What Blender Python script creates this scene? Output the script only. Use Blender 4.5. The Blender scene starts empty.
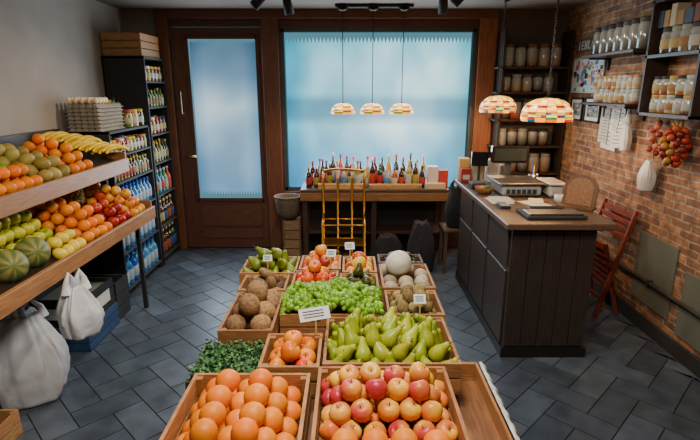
import bpy, math, random
import numpy as np
from mathutils import Matrix, Vector, Euler, noise as mnoise
random.seed(7); np.random.seed(7)
PI=math.pi
def lin(h):
    h=h.lstrip('#'); o=[]
    for i in (0,2,4):
        c=int(h[i:i+2],16)/255
        o.append(c/12.92 if c<=.04045 else ((c+.055)/1.055)**2.4)
    return np.array(o)
def linf(h): return lin(h)**1.2 if isinstance(h,str) else np.array(h)
# ---------------------------------------------------------------- materials
def vcmat(name,rough=.5,metal=0,spec=.5,noise=30,amt=.25,stretch=(1,1,1),bump=0,bscale=200,emis=0,coat=0,trans=0):
    m=bpy.data.materials.new(name); m.use_nodes=True; nt=m.node_tree; N=nt.nodes; Lk=nt.links
    b=N['Principled BSDF']; a=N.new('ShaderNodeAttribute'); a.attribute_name='Col'
    tc=N.new('ShaderNodeTexCoord'); mp=N.new('ShaderNodeMapping'); mp.inputs['Scale'].default_value=stretch
    nz=N.new('ShaderNodeTexNoise'); nz.inputs['Scale'].default_value=noise; nz.inputs['Detail'].default_value=4
    Lk.new(tc.outputs['Object'],mp.inputs[0]); Lk.new(mp.outputs[0],nz.inputs['Vector'])
    mr=N.new('ShaderNodeMapRange'); mr.inputs['From Min'].default_value=.3; mr.inputs['From Max'].default_value=.7
    mr.inputs['To Min'].default_value=1-amt; mr.inputs['To Max'].default_value=1+amt*.7
    Lk.new(nz.outputs['Fac'],mr.inputs['Value'])
    mx=N.new('ShaderNodeVectorMath'); mx.operation='MULTIPLY'
    Lk.new(a.outputs['Color'],mx.inputs[0]); Lk.new(mr.outputs[0],mx.inputs[1]); Lk.new(mx.outputs[0],b.inputs['Base Color'])
    b.inputs['Roughness'].default_value=rough; b.inputs['Metallic'].default_value=metal
    b.inputs['Specular IOR Level'].default_value=spec
    b.inputs['Coat Weight'].default_value=coat; b.inputs['Transmission Weight'].default_value=trans
    if emis:
        Lk.new(mx.outputs[0],b.inputs['Emission Color']); b.inputs['Emission Strength'].default_value=emis
    if bump:
        n2=N.new('ShaderNodeTexNoise'); n2.inputs['Scale'].default_value=bscale
        Lk.new(mp.outputs[0],n2.inputs['Vector'])
        bp=N.new('ShaderNodeBump'); bp.inputs['Strength'].default_value=bump; bp.inputs['Distance'].default_value=.003
        Lk.new(n2.outputs['Fac'],bp.inputs['Height']); Lk.new(bp.outputs[0],b.inputs['Normal'])
    return m
MT={}
MT['fruit']=vcmat('fruit_skin',.4,spec=.22,noise=60,amt=.10,bump=.25,bscale=400)
MT['waxy']=vcmat('waxy_skin',.32,spec=.3,noise=45,amt=.14)
MT['husk']=vcmat('husk',.9,noise=80,amt=.5,bump=1,bscale=150)
MT['leaf']=vcmat('leafy',.55,noise=40,amt=.25)
MT['matte']=vcmat('matte_paint',.75,noise=12,amt=.08)
MT['plaster']=vcmat('plaster',.9,noise=3,amt=.12,bump=.3,bscale=60)
MT['gloss']=vcmat('gloss_glass',.12,noise=25,amt=.1,coat=.5)
MT['woodx']=vcmat('wood_grain_x',.5,noise=14,amt=.35,stretch=(.6,7,7),bump=.15,bscale=40)
MT['woody']=vcmat('wood_grain_y',.42,noise=14,amt=.35,stretch=(7,.6,7),bump=.15,bscale=40)
MT['woodz']=vcmat('wood_grain_z',.5,noise=12,amt=.35,stretch=(8,8,.6),bump=.15,bscale=40)
MT['metal']=vcmat('metal',.32,metal=1,noise=20,amt=.1)
MT['cloth']=vcmat('cloth',.95,noise=60,amt=.35,bump=.5,bscale=120)
MT['bag']=vcmat('bag_plastic',.33,noise=14,amt=.08,bump=.5,bscale=45)
b_=MT['bag'].node_tree.nodes['Principled BSDF']; b_.inputs['Subsurface Weight'].default_value=.35; b_.inputs['Subsurface Scale'].default_value=.05
MT['tile']=vcmat('slate_tile',.36,noise=7,amt=.35,bump=.25,bscale=18)
MT['lamp']=vcmat('stained_glass',.3,noise=40,amt=.15,emis=2.8)
MT['crate']=vcmat('crate_wood',.65,noise=16,amt=.35,stretch=(1.2,1.2,9),bump=.15,bscale=40)

# ---------------------------------------------------------------- mesh builder
class MB:
    def __init__(s): s.V=[];s.F=[];s.C=[];s.M=[];s.S=[];s.n=0;s.mats=[]
    def mi(s,m):
        if m not in s.mats: s.mats.append(m)
        return s.mats.index(m)
    def add(s,v,f,col,mat='matte',smooth=False):
        v=np.asarray(v,float); k=len(v); c=np.asarray(col,float)
        if c.ndim==1: c=np.tile(c,(k,1))
        s.V.append(v); s.C.append(c)
        i=s.mi(mat)
        for q in f:
            s.F.append([a+s.n for a in q]); s.M.append(i); s.S.append(smooth)
        s.n+=k
    def box(s,x0,x1,y0,y1,z0,z1,col,mat='matte',M=None,bev=0):
        b=min(bev,abs(x1-x0)/3,abs(y1-y0)/3,abs(z1-z0)/3)
        if b>0:
            v=[];idx={}
            for sx in (0,1):
                for sy in (0,1):
                    for sz in (0,1):
                        X=(x0,x1)[sx];Y=(y0,y1)[sy];Z=(z0,z1)[sz];dx=b*(1-2*sx);dy=b*(1-2*sy);dz=b*(1-2*sz)
                        for k,p in enumerate(((X,Y+dy,Z+dz),(X+dx,Y,Z+dz),(X+dx,Y+dy,Z))):
                            idx[(sx,sy,sz,k)]=len(v); v.append(p)
            f=[]
            for a in (0,1):
                f.append([idx[(a,0,0,0)],idx[(a,1,0,0)],idx[(a,1,1,0)],idx[(a,0,1,0)]])
                f.append([idx[(0,a,0,1)],idx[(1,a,0,1)],idx[(1,a,1,1)],idx[(0,a,1,1)]])
                f.append([idx[(0,0,a,2)],idx[(1,0,a,2)],idx[(1,1,a,2)],idx[(0,1,a,2)]])
                for c in (0,1):
                    f.append([idx[(a,c,0,0)],idx[(a,c,1,0)],idx[(a,c,1,1)],idx[(a,c,0,1)]])
                    f.append([idx[(a,0,c,0)],idx[(a,1,c,0)],idx[(a,1,c,2)],idx[(a,0,c,2)]])
                    f.append([idx[(0,a,c,1)],idx[(1,a,c,1)],idx[(1,a,c,2)],idx[(0,a,c,2)]])
                    for d in (0,1): f.append([idx[(a,c,d,0)],idx[(a,c,d,1)],idx[(a,c,d,2)]])
            v=np.array(v)
        else:
            v=np.array([(x,y,z) for x in (x0,x1) for y in (y0,y1) for z in (z0,z1)])
            f=[(0,1,3,2),(4,6,7,5),(0,4,5,1),(2,3,7,6),(0,2,6,4),(1,5,7,3)]
        if M is not None: v=tf(v,M)
        s.add(v,f,col,mat)
    def lathe(s,prof,M=None,seg=14,col=(1,1,1),mat='fruit',smooth=True,cf=None,rf=None):
        v=[];f=[];rows=[]
        for r,z in prof:
            if r<1e-6: rows.append([len(v)]); v.append((0,0,z))
            else:
                st=len(v)
                for k in range(seg):
                    a=2*PI*k/seg; rr=r*(rf(a,z) if rf else 1)
                    v.append((rr*math.cos(a),rr*math.sin(a),z))
                rows.append(list(range(st,st+seg)))
        for a,b in zip(rows,rows[1:]):
            if len(a)==1 and len(b)==1: continue
            for k in range(seg):
                k2=(k+1)%seg
                if len(a)==1: f.append((a[0],b[k2],b[k]))
                elif len(b)==1: f.append((a[k],a[k2],b[0]))
                else: f.append((a[k],a[k2],b[k2],b[k]))
        v=np.array(v); c=cf(v) if cf else col
        if M is not None: v=tf(v,M)
        s.add(v,f,c,mat,smooth)
    def tube(s,pts,rad,col,mat='matte',seg=8,smooth=True,caps=True):
        pts=[Vector(p) for p in pts]; n=len(pts)
        if not hasattr(rad,'__len__'): rad=[rad]*n
        v=[];f=[]; up=None
        for i,p in enumerate(pts):
            t=(pts[min(i+1,n-1)]-pts[max(i-1,0)]).normalized()
            if up is None: up=Vector((0,0,1)) if abs(t.z)<.9 else Vector((1,0,0))
            a=t.cross(up).normalized(); b=a.cross(t).normalized(); up=b
            for k in range(seg):
                an=2*PI*k/seg; v.append(tuple(p+(a*math.cos(an)+b*math.sin(an))*rad[i]))
        for i in range(n-1):
            for k in range(seg):
                k2=(k+1)%seg; f.append((i*seg+k,i*seg+k2,(i+1)*seg+k2,(i+1)*seg+k))
        if caps: f.append(list(range(seg))); f.append([(n-1)*seg+k for k in range(seg)])
        s.add(v,f,col,mat,smooth)
    def obj(s,name,parent=None):
        me=bpy.data.meshes.new(name); me.from_pydata(np.concatenate(s.V).tolist(),[],s.F); 
        ca=me.color_attributes.new('Col','FLOAT_COLOR','POINT')
        c=np.concatenate(s.C); c=np.hstack([c,np.ones((len(c),1))]).astype(np.float32); ca.data.foreach_set('color',c.ravel())
        for m in s.mats: me.materials.append(MT[m])
        me.polygons.foreach_set('material_index',s.M); me.polygons.foreach_set('use_smooth',s.S); me.update()
        o=bpy.data.objects.new(name,me); bpy.context.collection.objects.link(o)
        if parent: o.parent=parent
        return o
def tf(v,M):
    A=np.array(M); return v@A[:3,:3].T+A[:3,3]
def T(x,y,z,rx=0,ry=0,rz=0,sc=1):
    if not hasattr(sc,'__len__'): sc=(sc,)*3
    return Matrix.Translation((x,y,z))@Euler((rx,ry,rz)).to_matrix().to_4x4()@Matrix.Diagonal((*sc,1))
def empty(name):
    e=bpy.data.objects.new(name,None); bpy.context.collection.objects.link(e); e.empty_display_size=.1; return e
U=random.uniform
def vary(c,a=.12,h=.3):
    return np.clip(np.array(c)*(1+np.random.uniform(-a,a,3)*h+U(-a,a)),0,1)
# ---------------------------------------------------------------- fruit
def sph(n=8,sq=1):
    return [(math.sin(PI*i/n),-math.cos(PI*i/n)*sq) for i in range(n+1)]
SPH=sph(8); SPH[0]=(0,-1); SPH[-1]=(0,1)
APPLE=[(0,-.72),(.25,-.84),(.55,-.78),(.82,-.5),(1,0),(.98,.35),(.8,.68),(.5,.84),(.25,.78),(.08,.6),(0,.52)]
PEAR=[(0,-.95),(.3,-1),(.68,-.85),(.92,-.5),(.97,-.1),(.82,.35),(.58,.75),(.42,1.15),(.36,1.45),(.22,1.62),(0,1.6)]
def rr(t=PI): return (U(-t,t),U(-t,t),U(-PI,PI))
def orange(mb,x,y,z,r,c):
    base=vary(linf(c),.12)
    def cf(v):
        o=np.tile(base,(len(v),1)); o[-1]=lin('#6a7a30'); return o
    p=[(a*1.0,b*.94) for a,b in SPH]; p.insert(-1,(.07,.955*.94+.03))
    mb.lathe(p,T(x,y,z,*rr(1.0),sc=r),14,mat='fruit',cf=cf)
def apple(mb,x,y,z,r,a='#f2c04c',b='#d8323a',bias=.5):
    A=linf(a);B=vary(linf(b),.12);ph=U(0,6.28);bi=bias+U(-.25,.25)
    def cf(v):
        t=.5+.5*np.sin(np.arctan2(v[:,1],v[:,0])+ph)+.15*np.random.rand(len(v))+(bi-.5)*1.6
        t=np.clip(t,0,1)[:,None]; return A*(1-t)+B*t
    e=rr(.7); M=T(x,y,z,*e,sc=r)
    mb.lathe(APPLE,M,12,mat='waxy',cf=cf)
    p0=M@Vector((0,0,.5));p1=M@Vector((.08,.05,1.0)); mb.tube([p0,p1],r*.05,lin('#4a3018'),'matte',5)
def pear(mb,x,y,z,r,c='#9bb03a',tilt=.7,L=1):
    base=vary(linf(c),.15); B=linf('#b8a838')
    def cf(v):
        t=np.clip(np.random.rand(len(v))*.3+(v[:,0]>.3)*.2,0,1)[:,None]; return base*(1-t)+B*t
    M=T(x,y,z,U(-tilt,tilt),U(-tilt,tilt),U(-PI,PI),sc=(r,r,r*L))
    mb.lathe(PEAR,M,12,mat='waxy',cf=cf)
    mb.tube([M@Vector((0,0,1.55)),M@Vector((.1,.05,2.1))],r*.06,lin('#4a3a1c'),'matte',5)
def ball(mb,x,y,z,r,c,mat='waxy',sc=(1,1,1),v=.12,seg=12,e=None):
    mb.lathe(SPH,T(x,y,z,*(e or rr(1.2)),sc=(r*sc[0],r*sc[1],r*sc[2])),seg,col=vary(linf(c),v),mat=mat)
def pile(x0,x1,y0,y1,z,r,layers,jit=.12,sq=1.45):
    out=[]
    for L in range(layers):
        i=L*r*.95; w=x1-x0-2*i; h=(y1-y0)-2*i
        if w<1.6*r or h<1.6*r: break
        nx=max(1,int(w/(1.98*r)+.05)); ny=max(1,int(h/(1.98*r)+.05))
        for a in range(nx):
            for b in range(ny):
                X=x0+i+w*(a+.5)/nx+U(-jit,jit)*r; Y=y0+i+h*(b+.5)/ny+U(-jit,jit)*r
                zz=z(X) if callable(z) else z
                out.append((X,Y,zz+r+L*r*sq+U(-.1,.1)*r))
    return out
WOODC='#a06c3a'
def crate(mb,x0,x1,y0,y1,z0,h,c=WOODC,t=.011,slats=2):
    C=lin(c); sh=h/slats
    for k in range(slats):
        a=z0+k*sh+.004; b=z0+(k+1)*sh-.004 if k<slats-1 else z0+h
        cc=vary(C,.15)
        mb.box(x0,x1,y0,y0+t,a,b,vary(cc,.08),'crate'); mb.box(x0,x1,y1-t,y1,a,b,vary(cc,.08),'crate')
        mb.box(x0,x0+t,y0+t,y1-t,a,b,vary(cc,.08),'crate'); mb.box(x1-t,x1,y0+t,y1-t,a,b,vary(cc,.08),'crate')
    for X in (x0+t,x1-t-.02):
        for Y in (y0+t,y1-t-.02): mb.box(X,X+.02,Y,Y+.02,z0,z0+h-.004,C*.85,'crate')
    mb.box(x0,x1,y0,y1,z0-.004,z0+.006,C*.7,'crate')
def bottle(mb,x,y,z,h,r,c,cap='#202020',label=None,mat='gloss'):
    p=[(0,0),(r*.95,0),(r,h*.03),(r,h*.58),(r*.8,h*.66),(r*.36,h*.76),(r*.32,h*.9)]
    mb.lathe(p,T(x,y,z),10,col=lin(c),mat=mat)
    mb.lathe([(r*.36,h*.89),(r*.4,h*.9),(r*.4,h),(0,h)],T(x,y,z),10,col=lin(cap),mat='matte')
    if label: mb.lathe([(r*1.0,h*.15),(r*1.03,h*.16),(r*1.03,h*.48),(r*1.0,h*.49)],T(x,y,z),10,col=lin(label)*.8,mat='matte')
def jar(mb,x,y,z,h,r,c,lid='#3a3a3a',label=None,glass=True):
    p=[(0,0),(r*.92,0),(r,h*.05),(r,h*.72),(r*.85,h*.82),(r*.8,h*.84)]
    cc=lin(c)*.8
    mb.lathe(p,T(x,y,z),12,mat='gloss',cf=lambda v:np.where(v[:,2:3]>h*.7,np.array([[.3,.3,.27]]) if glass else cc,cc))
    mb.lathe([(r*.8,h*.83),(r*.88,h*.84),(r*.88,h*.97),(r*.8,h),(0,h)],T(x,y,z),12,col=lin(lid),mat='matte')
    if label: mb.lathe([(r,h*.2),(r*1.03,h*.21),(r*1.03,h*.55),(r,h*.56)],T(x,y,z),12,col=lin(label)*.8,mat='matte')

# ================================================================ ROOM
XL,XR,YB,YF,H=-2.3,2.2,5.3,-1.6,2.52
f=MB(); f.box(XL-.1,XR+.1,YF-.1,YB+.1,-.06,-.004,lin('#1c1e20'),'matte')
W=.17; ca,sa=math.cos(PI/4),math.sin(PI/4); g=.0035
def tile(x0,x1,y0,y1):
    q=[(x0*W+g,y0*W+g),(x1*W-g,y0*W+g),(x1*W-g,y1*W-g),(x0*W+g,y1*W-g)]
    P=[(a*ca-b*sa,a*sa+b*ca+2) for a,b in q]
    if max(p[0] for p in P)>XR or min(p[0] for p in P)<XL:
        P=[(min(max(p[0],XL),XR),p[1]) for p in P]
        if max(p[0] for p in P)-min(p[0] for p in P)<.01: return
    if max(p[1] for p in P)>YB or min(p[1] for p in P)<YF:
        P=[(p[0],min(max(p[1],YF),YB)) for p in P]
        if max(p[1] for p in P)-min(p[1] for p in P)<.01: return
    c=vary(lin('#4b525b'),.28,.12)
    f.add([(a,b,0) for a,b in P]+[(a,b,-.006) for a,b in P],[(0,1,2,3),(0,4,5,1),(1,5,6,2),(2,6,7,3),(3,7,4,0)],c,'tile')
for j in range(-12,13):
    for k in range(-40,41):
        tile(k+4*j,k+2+4*j,k,k+1); tile(k+4*j,k+1+4*j,k+1,k+3)
f.obj('floor')
def simple(name,boxes):
    m=MB()
    for b in boxes: m.box(*b[:6],lin(b[6]) if isinstance(b[6],str) else b[6],b[7] if len(b)>7 else 'matte',bev=b[8] if len(b)>8 else 0)
    return m.obj(name)
simple('wall_left',[(XL-.1,XL,YF-.1,YB+.12,0,H,'#93887e','plaster')])
simple('wall_rear',[(XL,XR,YF-.1,YF,0,H,'#8a7c6c','plaster')])
simple('ceiling',[(XL-.1,XR+.1,YF-.1,YB+.12,H,H+.08,'#6e6258','plaster')])
br=bpy.data.materials.new('brick'); br.use_nodes=True; N=br.node_tree.nodes; Lk=br.node_tree.links; b=N['Principled BSDF']
tc=N.new('ShaderNodeTexCoord'); sp=N.new('ShaderNodeSeparateXYZ'); cb=N.new('ShaderNodeCombineXYZ'); bt=N.new('ShaderNodeTexBrick')
nd=N.new('ShaderNodeTexNoise'); nd.inputs['Scale'].default_value=9; nd.inputs['Detail'].default_value=3
va=N.new('ShaderNodeVectorMath'); va.operation='MULTIPLY_ADD'; va.inputs[1].default_value=(.022,.022,0)
Lk.new(tc.outputs['Object'],sp.inputs[0]); Lk.new(sp.outputs['Y'],cb.inputs['X']); Lk.new(sp.outputs['Z'],cb.inputs['Y'])
Lk.new(tc.outputs['Object'],nd.inputs['Vector']); Lk.new(nd.outputs['Color'],va.inputs[0]); Lk.new(cb.outputs[0],va.inputs[2]); Lk.new(va.outputs[0],bt.inputs['Vector'])
bt.inputs['Scale'].default_value=1; bt.inputs['Brick Width'].default_value=.21; bt.inputs['Row Height'].default_value=.054
bt.inputs['Mortar Size'].default_value=.008; bt.inputs['Mortar Smooth'].default_value=.3; bt.inputs['Bias'].default_value=0
bt.inputs['Color1'].default_value=(*lin('#9a6a44'),1); bt.inputs['Color2'].default_value=(*lin('#66402e'),1); bt.inputs['Mortar'].default_value=(*lin('#8c7a64'),1)
n2=N.new('ShaderNodeTexNoise'); n2.inputs['Scale'].default_value=14; n2.inputs['Detail'].default_value=6; Lk.new(tc.outputs['Object'],n2.inputs['Vector'])
mr=N.new('ShaderNodeMapRange'); mr.inputs['From Min'].default_value=.3; mr.inputs['From Max'].default_value=.7; mr.inputs['To Min'].default_value=.45; mr.inputs['To Max'].default_value=1.45
Lk.new(n2.outputs['Fac'],mr.inputs['Value']); vm=N.new('ShaderNodeVectorMath'); vm.operation='MULTIPLY'
Lk.new(bt.outputs['Color'],vm.inputs[0]); Lk.new(mr.outputs[0],vm.inputs[1]); Lk.new(vm.outputs[0],b.inputs['Base Color'])
ad=N.new('ShaderNodeMath'); ad.operation='MULTIPLY_ADD'; ad.inputs[1].default_value=-1; Lk.new(bt.outputs['Fac'],ad.inputs[0]); Lk.new(n2.outputs['Fac'],ad.inputs[2])
bp=N.new('ShaderNodeBump'); bp.inputs['Strength'].default_value=.9; bp.inputs['Distance'].default_value=.012; Lk.new(ad.outputs[0],bp.inputs['Height']); Lk.new(bp.outputs[0],b.inputs['Normal'])
b.inputs['Roughness'].default_value=.85; MT['brick']=br
simple('wall_right',[(XR,XR+.1,YF-.1,YB+.12,0,H,(1,1,1),'brick')])
BW='#54301e'
WX0,WX1,WZ0,WZ1=-.71,1.29,.67,2.34
simple('wall_back',[(XL,-1.95,YB,YB+.12,0,H,'#8d8276','plaster'),(-1.95,-1.84,YB,YB+.12,0,H,BW,'woodz'),(-1.84,-.82,YB,YB+.12,2.36,H,BW,'woodx'),
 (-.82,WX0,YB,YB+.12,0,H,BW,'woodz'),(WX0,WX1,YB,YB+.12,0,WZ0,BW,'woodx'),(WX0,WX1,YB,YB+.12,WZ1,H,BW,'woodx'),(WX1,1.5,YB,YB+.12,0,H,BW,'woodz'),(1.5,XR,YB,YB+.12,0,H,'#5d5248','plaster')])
simple('trim_window',[(WX0-.19,WX0-.02,YB-.035,YB,.0,WZ1+.11,'#6d3f26','woodz',.004),(WX1+.02,WX1+.2,YB-.035,YB,0,WZ1+.11,'#8a5030','woodz',.004),
 (-1.95,WX1+.2,YB-.045,YB,WZ1+.09,H,'#673b24','woodx',.004),(WX0-.02,WX1+.02,YB-.08,YB,WZ0-.05,WZ0,'#4a2a1b','woodx',.004)])
simple('baseboard_right',[(XR-.02,XR,YF,YB-.34,0,.11,'#282523','matte',.004)])
simple('baseboard_left',[(XL,XL+.02,YF,YB,0,.1,'#33302e','matte',.004)])
# frosted film: street daylight and blurred view painted as emissive noise and gradients
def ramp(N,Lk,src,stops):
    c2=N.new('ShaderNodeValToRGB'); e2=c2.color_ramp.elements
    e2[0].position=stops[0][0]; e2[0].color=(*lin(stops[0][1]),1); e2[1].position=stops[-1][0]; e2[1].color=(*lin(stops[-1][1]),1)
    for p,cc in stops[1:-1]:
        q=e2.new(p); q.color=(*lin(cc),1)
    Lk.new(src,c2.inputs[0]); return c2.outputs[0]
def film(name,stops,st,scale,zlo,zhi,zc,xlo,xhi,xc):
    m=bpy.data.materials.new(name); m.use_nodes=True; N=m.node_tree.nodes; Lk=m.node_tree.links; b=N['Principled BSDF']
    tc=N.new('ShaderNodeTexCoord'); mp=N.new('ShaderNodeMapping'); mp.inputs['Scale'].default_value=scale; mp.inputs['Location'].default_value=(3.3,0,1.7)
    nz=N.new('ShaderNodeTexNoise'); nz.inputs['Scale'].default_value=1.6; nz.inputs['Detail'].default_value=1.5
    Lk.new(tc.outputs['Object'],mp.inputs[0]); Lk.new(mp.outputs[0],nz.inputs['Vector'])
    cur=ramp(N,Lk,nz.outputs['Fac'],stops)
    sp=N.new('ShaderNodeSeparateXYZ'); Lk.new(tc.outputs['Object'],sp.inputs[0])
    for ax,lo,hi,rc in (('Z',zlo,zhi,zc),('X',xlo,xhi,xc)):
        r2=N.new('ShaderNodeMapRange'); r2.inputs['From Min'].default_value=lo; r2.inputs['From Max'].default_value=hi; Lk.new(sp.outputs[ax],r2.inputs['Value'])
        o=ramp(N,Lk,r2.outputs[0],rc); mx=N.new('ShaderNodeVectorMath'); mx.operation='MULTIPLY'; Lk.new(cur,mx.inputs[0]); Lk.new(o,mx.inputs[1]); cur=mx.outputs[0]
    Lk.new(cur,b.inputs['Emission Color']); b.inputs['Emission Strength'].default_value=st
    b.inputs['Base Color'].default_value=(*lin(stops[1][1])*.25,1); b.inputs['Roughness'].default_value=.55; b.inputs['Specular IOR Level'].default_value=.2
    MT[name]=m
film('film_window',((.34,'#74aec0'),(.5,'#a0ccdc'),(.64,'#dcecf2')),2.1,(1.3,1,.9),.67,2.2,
     ((0,'#58acd4'),(.25,'#94cce4'),(.45,'#f0faff'),(.52,'#a0bcc8'),(.62,'#9cb8c4'),(.68,'#e8f4f6'),(.85,'#ffffff'),(1,'#c4e8e8')),-.7,1.28,  # slate band behind the pendants painted into the glow
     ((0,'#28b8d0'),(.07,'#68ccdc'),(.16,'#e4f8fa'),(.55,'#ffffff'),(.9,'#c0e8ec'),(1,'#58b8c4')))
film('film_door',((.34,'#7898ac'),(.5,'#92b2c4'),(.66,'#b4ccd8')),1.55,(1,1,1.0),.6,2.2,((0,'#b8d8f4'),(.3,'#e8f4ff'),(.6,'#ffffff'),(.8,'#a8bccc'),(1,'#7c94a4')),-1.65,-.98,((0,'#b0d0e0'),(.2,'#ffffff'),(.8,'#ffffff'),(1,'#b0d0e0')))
gl=bpy.data.materials.new('clear_glass'); gl.use_nodes=True; g_=gl.node_tree.nodes['Principled BSDF']; g_.inputs['Transmission Weight'].default_value=1; g_.inputs['Roughness'].default_value=.02; g_.inputs['IOR'].default_value=1.05; g_.inputs['Base Color'].default_value=(.7,.9,.92,1); MT['pane']=gl
def filmmesh(mb,x0,x1,z0,z1,y,mat,zigtop=0,zigbot=0,n=40):
    mb.add([(x0,y,z0),(x1,y,z0),(x1,y,z1),(x0,y,z1)],[(0,1,2,3)],(1,1,1),mat)
    v=[];fc=[]
    for i in range(n):
        a=x0+(x1-x0)*i/n; c=x0+(x1-x0)*(i+1)/n; mid=(a+c)/2
        if zigtop: k=len(v); v+=[(a,y,z1),(c,y,z1),(mid,y,z1+zigtop)]; fc.append((k,k+1,k+2))
        if zigbot: k=len(v); v+=[(c,y,z0),(a,y,z0),(mid,y,z0-zigbot)]; fc.append((k,k+1,k+2))
    mb.add(v,fc,(1,1,1),mat)
w=MB(); 
for q in ((WX0,WX0+.03,WZ0,WZ1),(WX1-.03,WX1,WZ0,WZ1)): w.box(q[0],q[1],YB+.01,YB+.08,q[2],q[3],lin('#3a4a50'),'woodz')
for q in ((WZ0,WZ0+.03),(WZ1-.03,WZ1)): w.box(WX0,WX1,YB+.01,YB+.08,q[0],q[1],lin('#3a4a50'),'woodx')
w.box(WX0+.03,WX1-.03,YB+.045,YB+.05,WZ0+.03,WZ1-.03,(1,1,1),'pane')
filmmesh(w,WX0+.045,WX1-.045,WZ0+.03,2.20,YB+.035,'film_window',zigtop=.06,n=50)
w.obj('window_1')
d=MB(); dx0,dx1,dz1=-1.83,-.83,2.35; gx0,gx1,gz0,gz1=-1.68,-.95,.56,2.26
DC=lin('#5c3522')
d.box(dx0,gx0,YB+.01,YB+.07,0.01,dz1,DC,'woodz'); d.box(gx1,dx1,YB+.01,YB+.07,.01,dz1,DC,'woodz')
d.box(gx0,gx1,YB+.01,YB+.07,gz1,dz1,DC,'woodx'); d.box(gx0,gx1,YB+.01,YB+.07,.01,gz0,DC,'woodx')
d.box(gx0+.03,gx1-.03,YB-.005,YB+.012,.12,.22,DC*1.1,'woodx',bev=.004); d.box(gx0+.03,gx1-.03,YB-.005,YB+.012,.26,gz0-.06,DC*1.1,'woodx',bev=.004)
t=.02
for q in ((gx0-t,gx0+t,gz0-t,gz1+t),(gx1-t,gx1+t,gz0-t,gz1+t),(gx0,gx1,gz0-t,gz0+t),(gx0,gx1,gz1-t,gz1+t)): d.box(q[0],q[1],YB-.008,YB+.02,q[2],q[3],DC*.8,'woodz',bev=.004)
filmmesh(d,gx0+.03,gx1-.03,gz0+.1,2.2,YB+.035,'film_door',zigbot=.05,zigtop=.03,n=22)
d.box(gx0+.02,gx1-.02,YB+.045,YB+.05,gz0+.02,gz1-.02,(1,1,1),'pane')
d.tube([(dx0+.07,YB-.0,1.5),(dx0+.07,YB-.05,1.5),(dx0+.07,YB-.05,1.72),(dx0+.07,YB-.0,1.72)],.009,lin('#b0a898'),'metal')
d.tube([(dx0+.07,YB,1.05),(dx0+.07,YB-.05,1.05),(dx0+.18,YB-.05,1.05)],.009,lin('#c0a860'),'metal')
d.obj('door_1')
simple('trim_door',[(-1.96,dx0-.01,YB-.04,YB,0,2.44,'#6d4026','woodz',.005)])

# ================================================================ CENTRE DISPLAY
st=MB(); SC=lin('#6a4026')
st.box(-.52,.36,.96,2.6,.66,.71,SC,'woody')
for x in (-.5,.30):
    for y in (1.0,1.75,2.52): st.box(x,x+.05,y,y+.05,0,.66,SC*.8,'woodz')
for k in range(4): st.box(.355,.37,.98,2.58,.12+k*.14,.24+k*.14,vary(lin('#7a4a2a'),.1),'woody')
for k in range(4): st.box(-.53,-.515,.98,2.58,.12+k*.14,.24+k*.14,vary(lin('#5a3822'),.1),'woody')
for k in range(4): st.box(-.5,.35,2.585,2.6,.12+k*.14,.24+k*.14,vary(lin('#5a3822'),.1),'woodx')
st.box(.37,.50,.96,1.72,.635,.65,lin('#7a4e2c'),'woody'); st.box(.49,.502,.96,1.72,.60,.71,lin('#a06a3a'),'woody',bev=.003)
st.box(.37,.49,.96,.975,.60,.71,lin('#a06a3a'),'woodx'); st.box(.37,.49,1.705,1.72,.60,.71,lin('#a06a3a'),'woodx')
st.obj('produce_display_stand')
def cgroup(name,x0,x1,y0,y1,z0=.72,h=.115,c=WOODC):
    e=empty(name); m=MB(); crate(m,x0,x1,y0,y1,z0,h,c); m.obj('wooden_box',e); return e
OC=[(.78,.185,.001),(.72,.19,.001),(.80,.165,.001),(.74,.21,.002)]
e=cgroup('crate_of_oranges',-.51,-.13,.95,1.43,h=.125)
m=MB()
for x,y,z in pile(-.495,-.145,.965,1.415,.75,.037,3): orange(m,x,y,z,.038,random.choice(OC))
m.obj('oranges',e)
e=cgroup('crate_of_apples',-.105,.32,.95,1.47,h=.125)
m=MB()
for x,y,z in pile(-.095,.31,1.17,1.46,.76,.032,3,.25): apple(m,x,y,z,.034,random.choice(['#f0c040','#ecb038','#e8ac48']),random.choice(['#cc4848','#c85850','#c04048','#dc7838']),U(.0,.85))
m.obj('apples',e)
m=MB()
for x,y,z in pile(-.09,.305,.965,1.18,.75,.037,2,.1): orange(m,x,y,z,.038,random.choice(OC))
m.obj('oranges',e)
e=cgroup('tray_of_microgreens',-.555,-.32,1.45,1.69,.72,.075,'#3a2c20')
m=MB(); m.box(-.54,-.335,1.465,1.675,.73,.785,lin('#1c2a14'))
for i in range(1900):
    x=U(-.545,-.325);y=U(1.455,1.685);z=.785+U(0,.045);s_=U(.005,.011); R=np.array(Euler(rr(1.0)).to_matrix())
    q=np.array([(-s_,0,0),(0,-s_*.6,0),(s_,0,0),(0,s_*.6,0)])@R.T+np.array([x,y,z]); m.add(q,[(0,1,2,3)],vary(lin(random.choice(['#2f5a28','#3f7034','#4c7d3c','#254a22'])),.2),'leaf')
m.obj('microgreens',e)
e=cgroup('crate_of_persimmons',-.315,-.105,1.48,1.72)
m=MB()
for x,y,z in pile(-.305,-.115,1.49,1.71,.765,.034,2): apple(m,x,y,z,.037,(.78,.24,.004),random.choice(['#e04818','#d8401a',(.78,.15,.004),(.75,.30,.006)]),.4)
m.obj('persimmons',e)
e=cgroup('crate_of_pears',-.095,.385,1.50,1.86)
m=MB()
for x,y,z in pile(-.08,.37,1.51,1.83,.765,.03,3,.25,1.35): pear(m,x,y,z,.031,random.choice(['#94a82a','#a2b032','#a8b038','#869c2c']),.75,1.15)
m.obj('pears',e)
e=cgroup('crate_of_coconuts',-.52,-.305,1.74,2.12)
m=MB()
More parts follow.
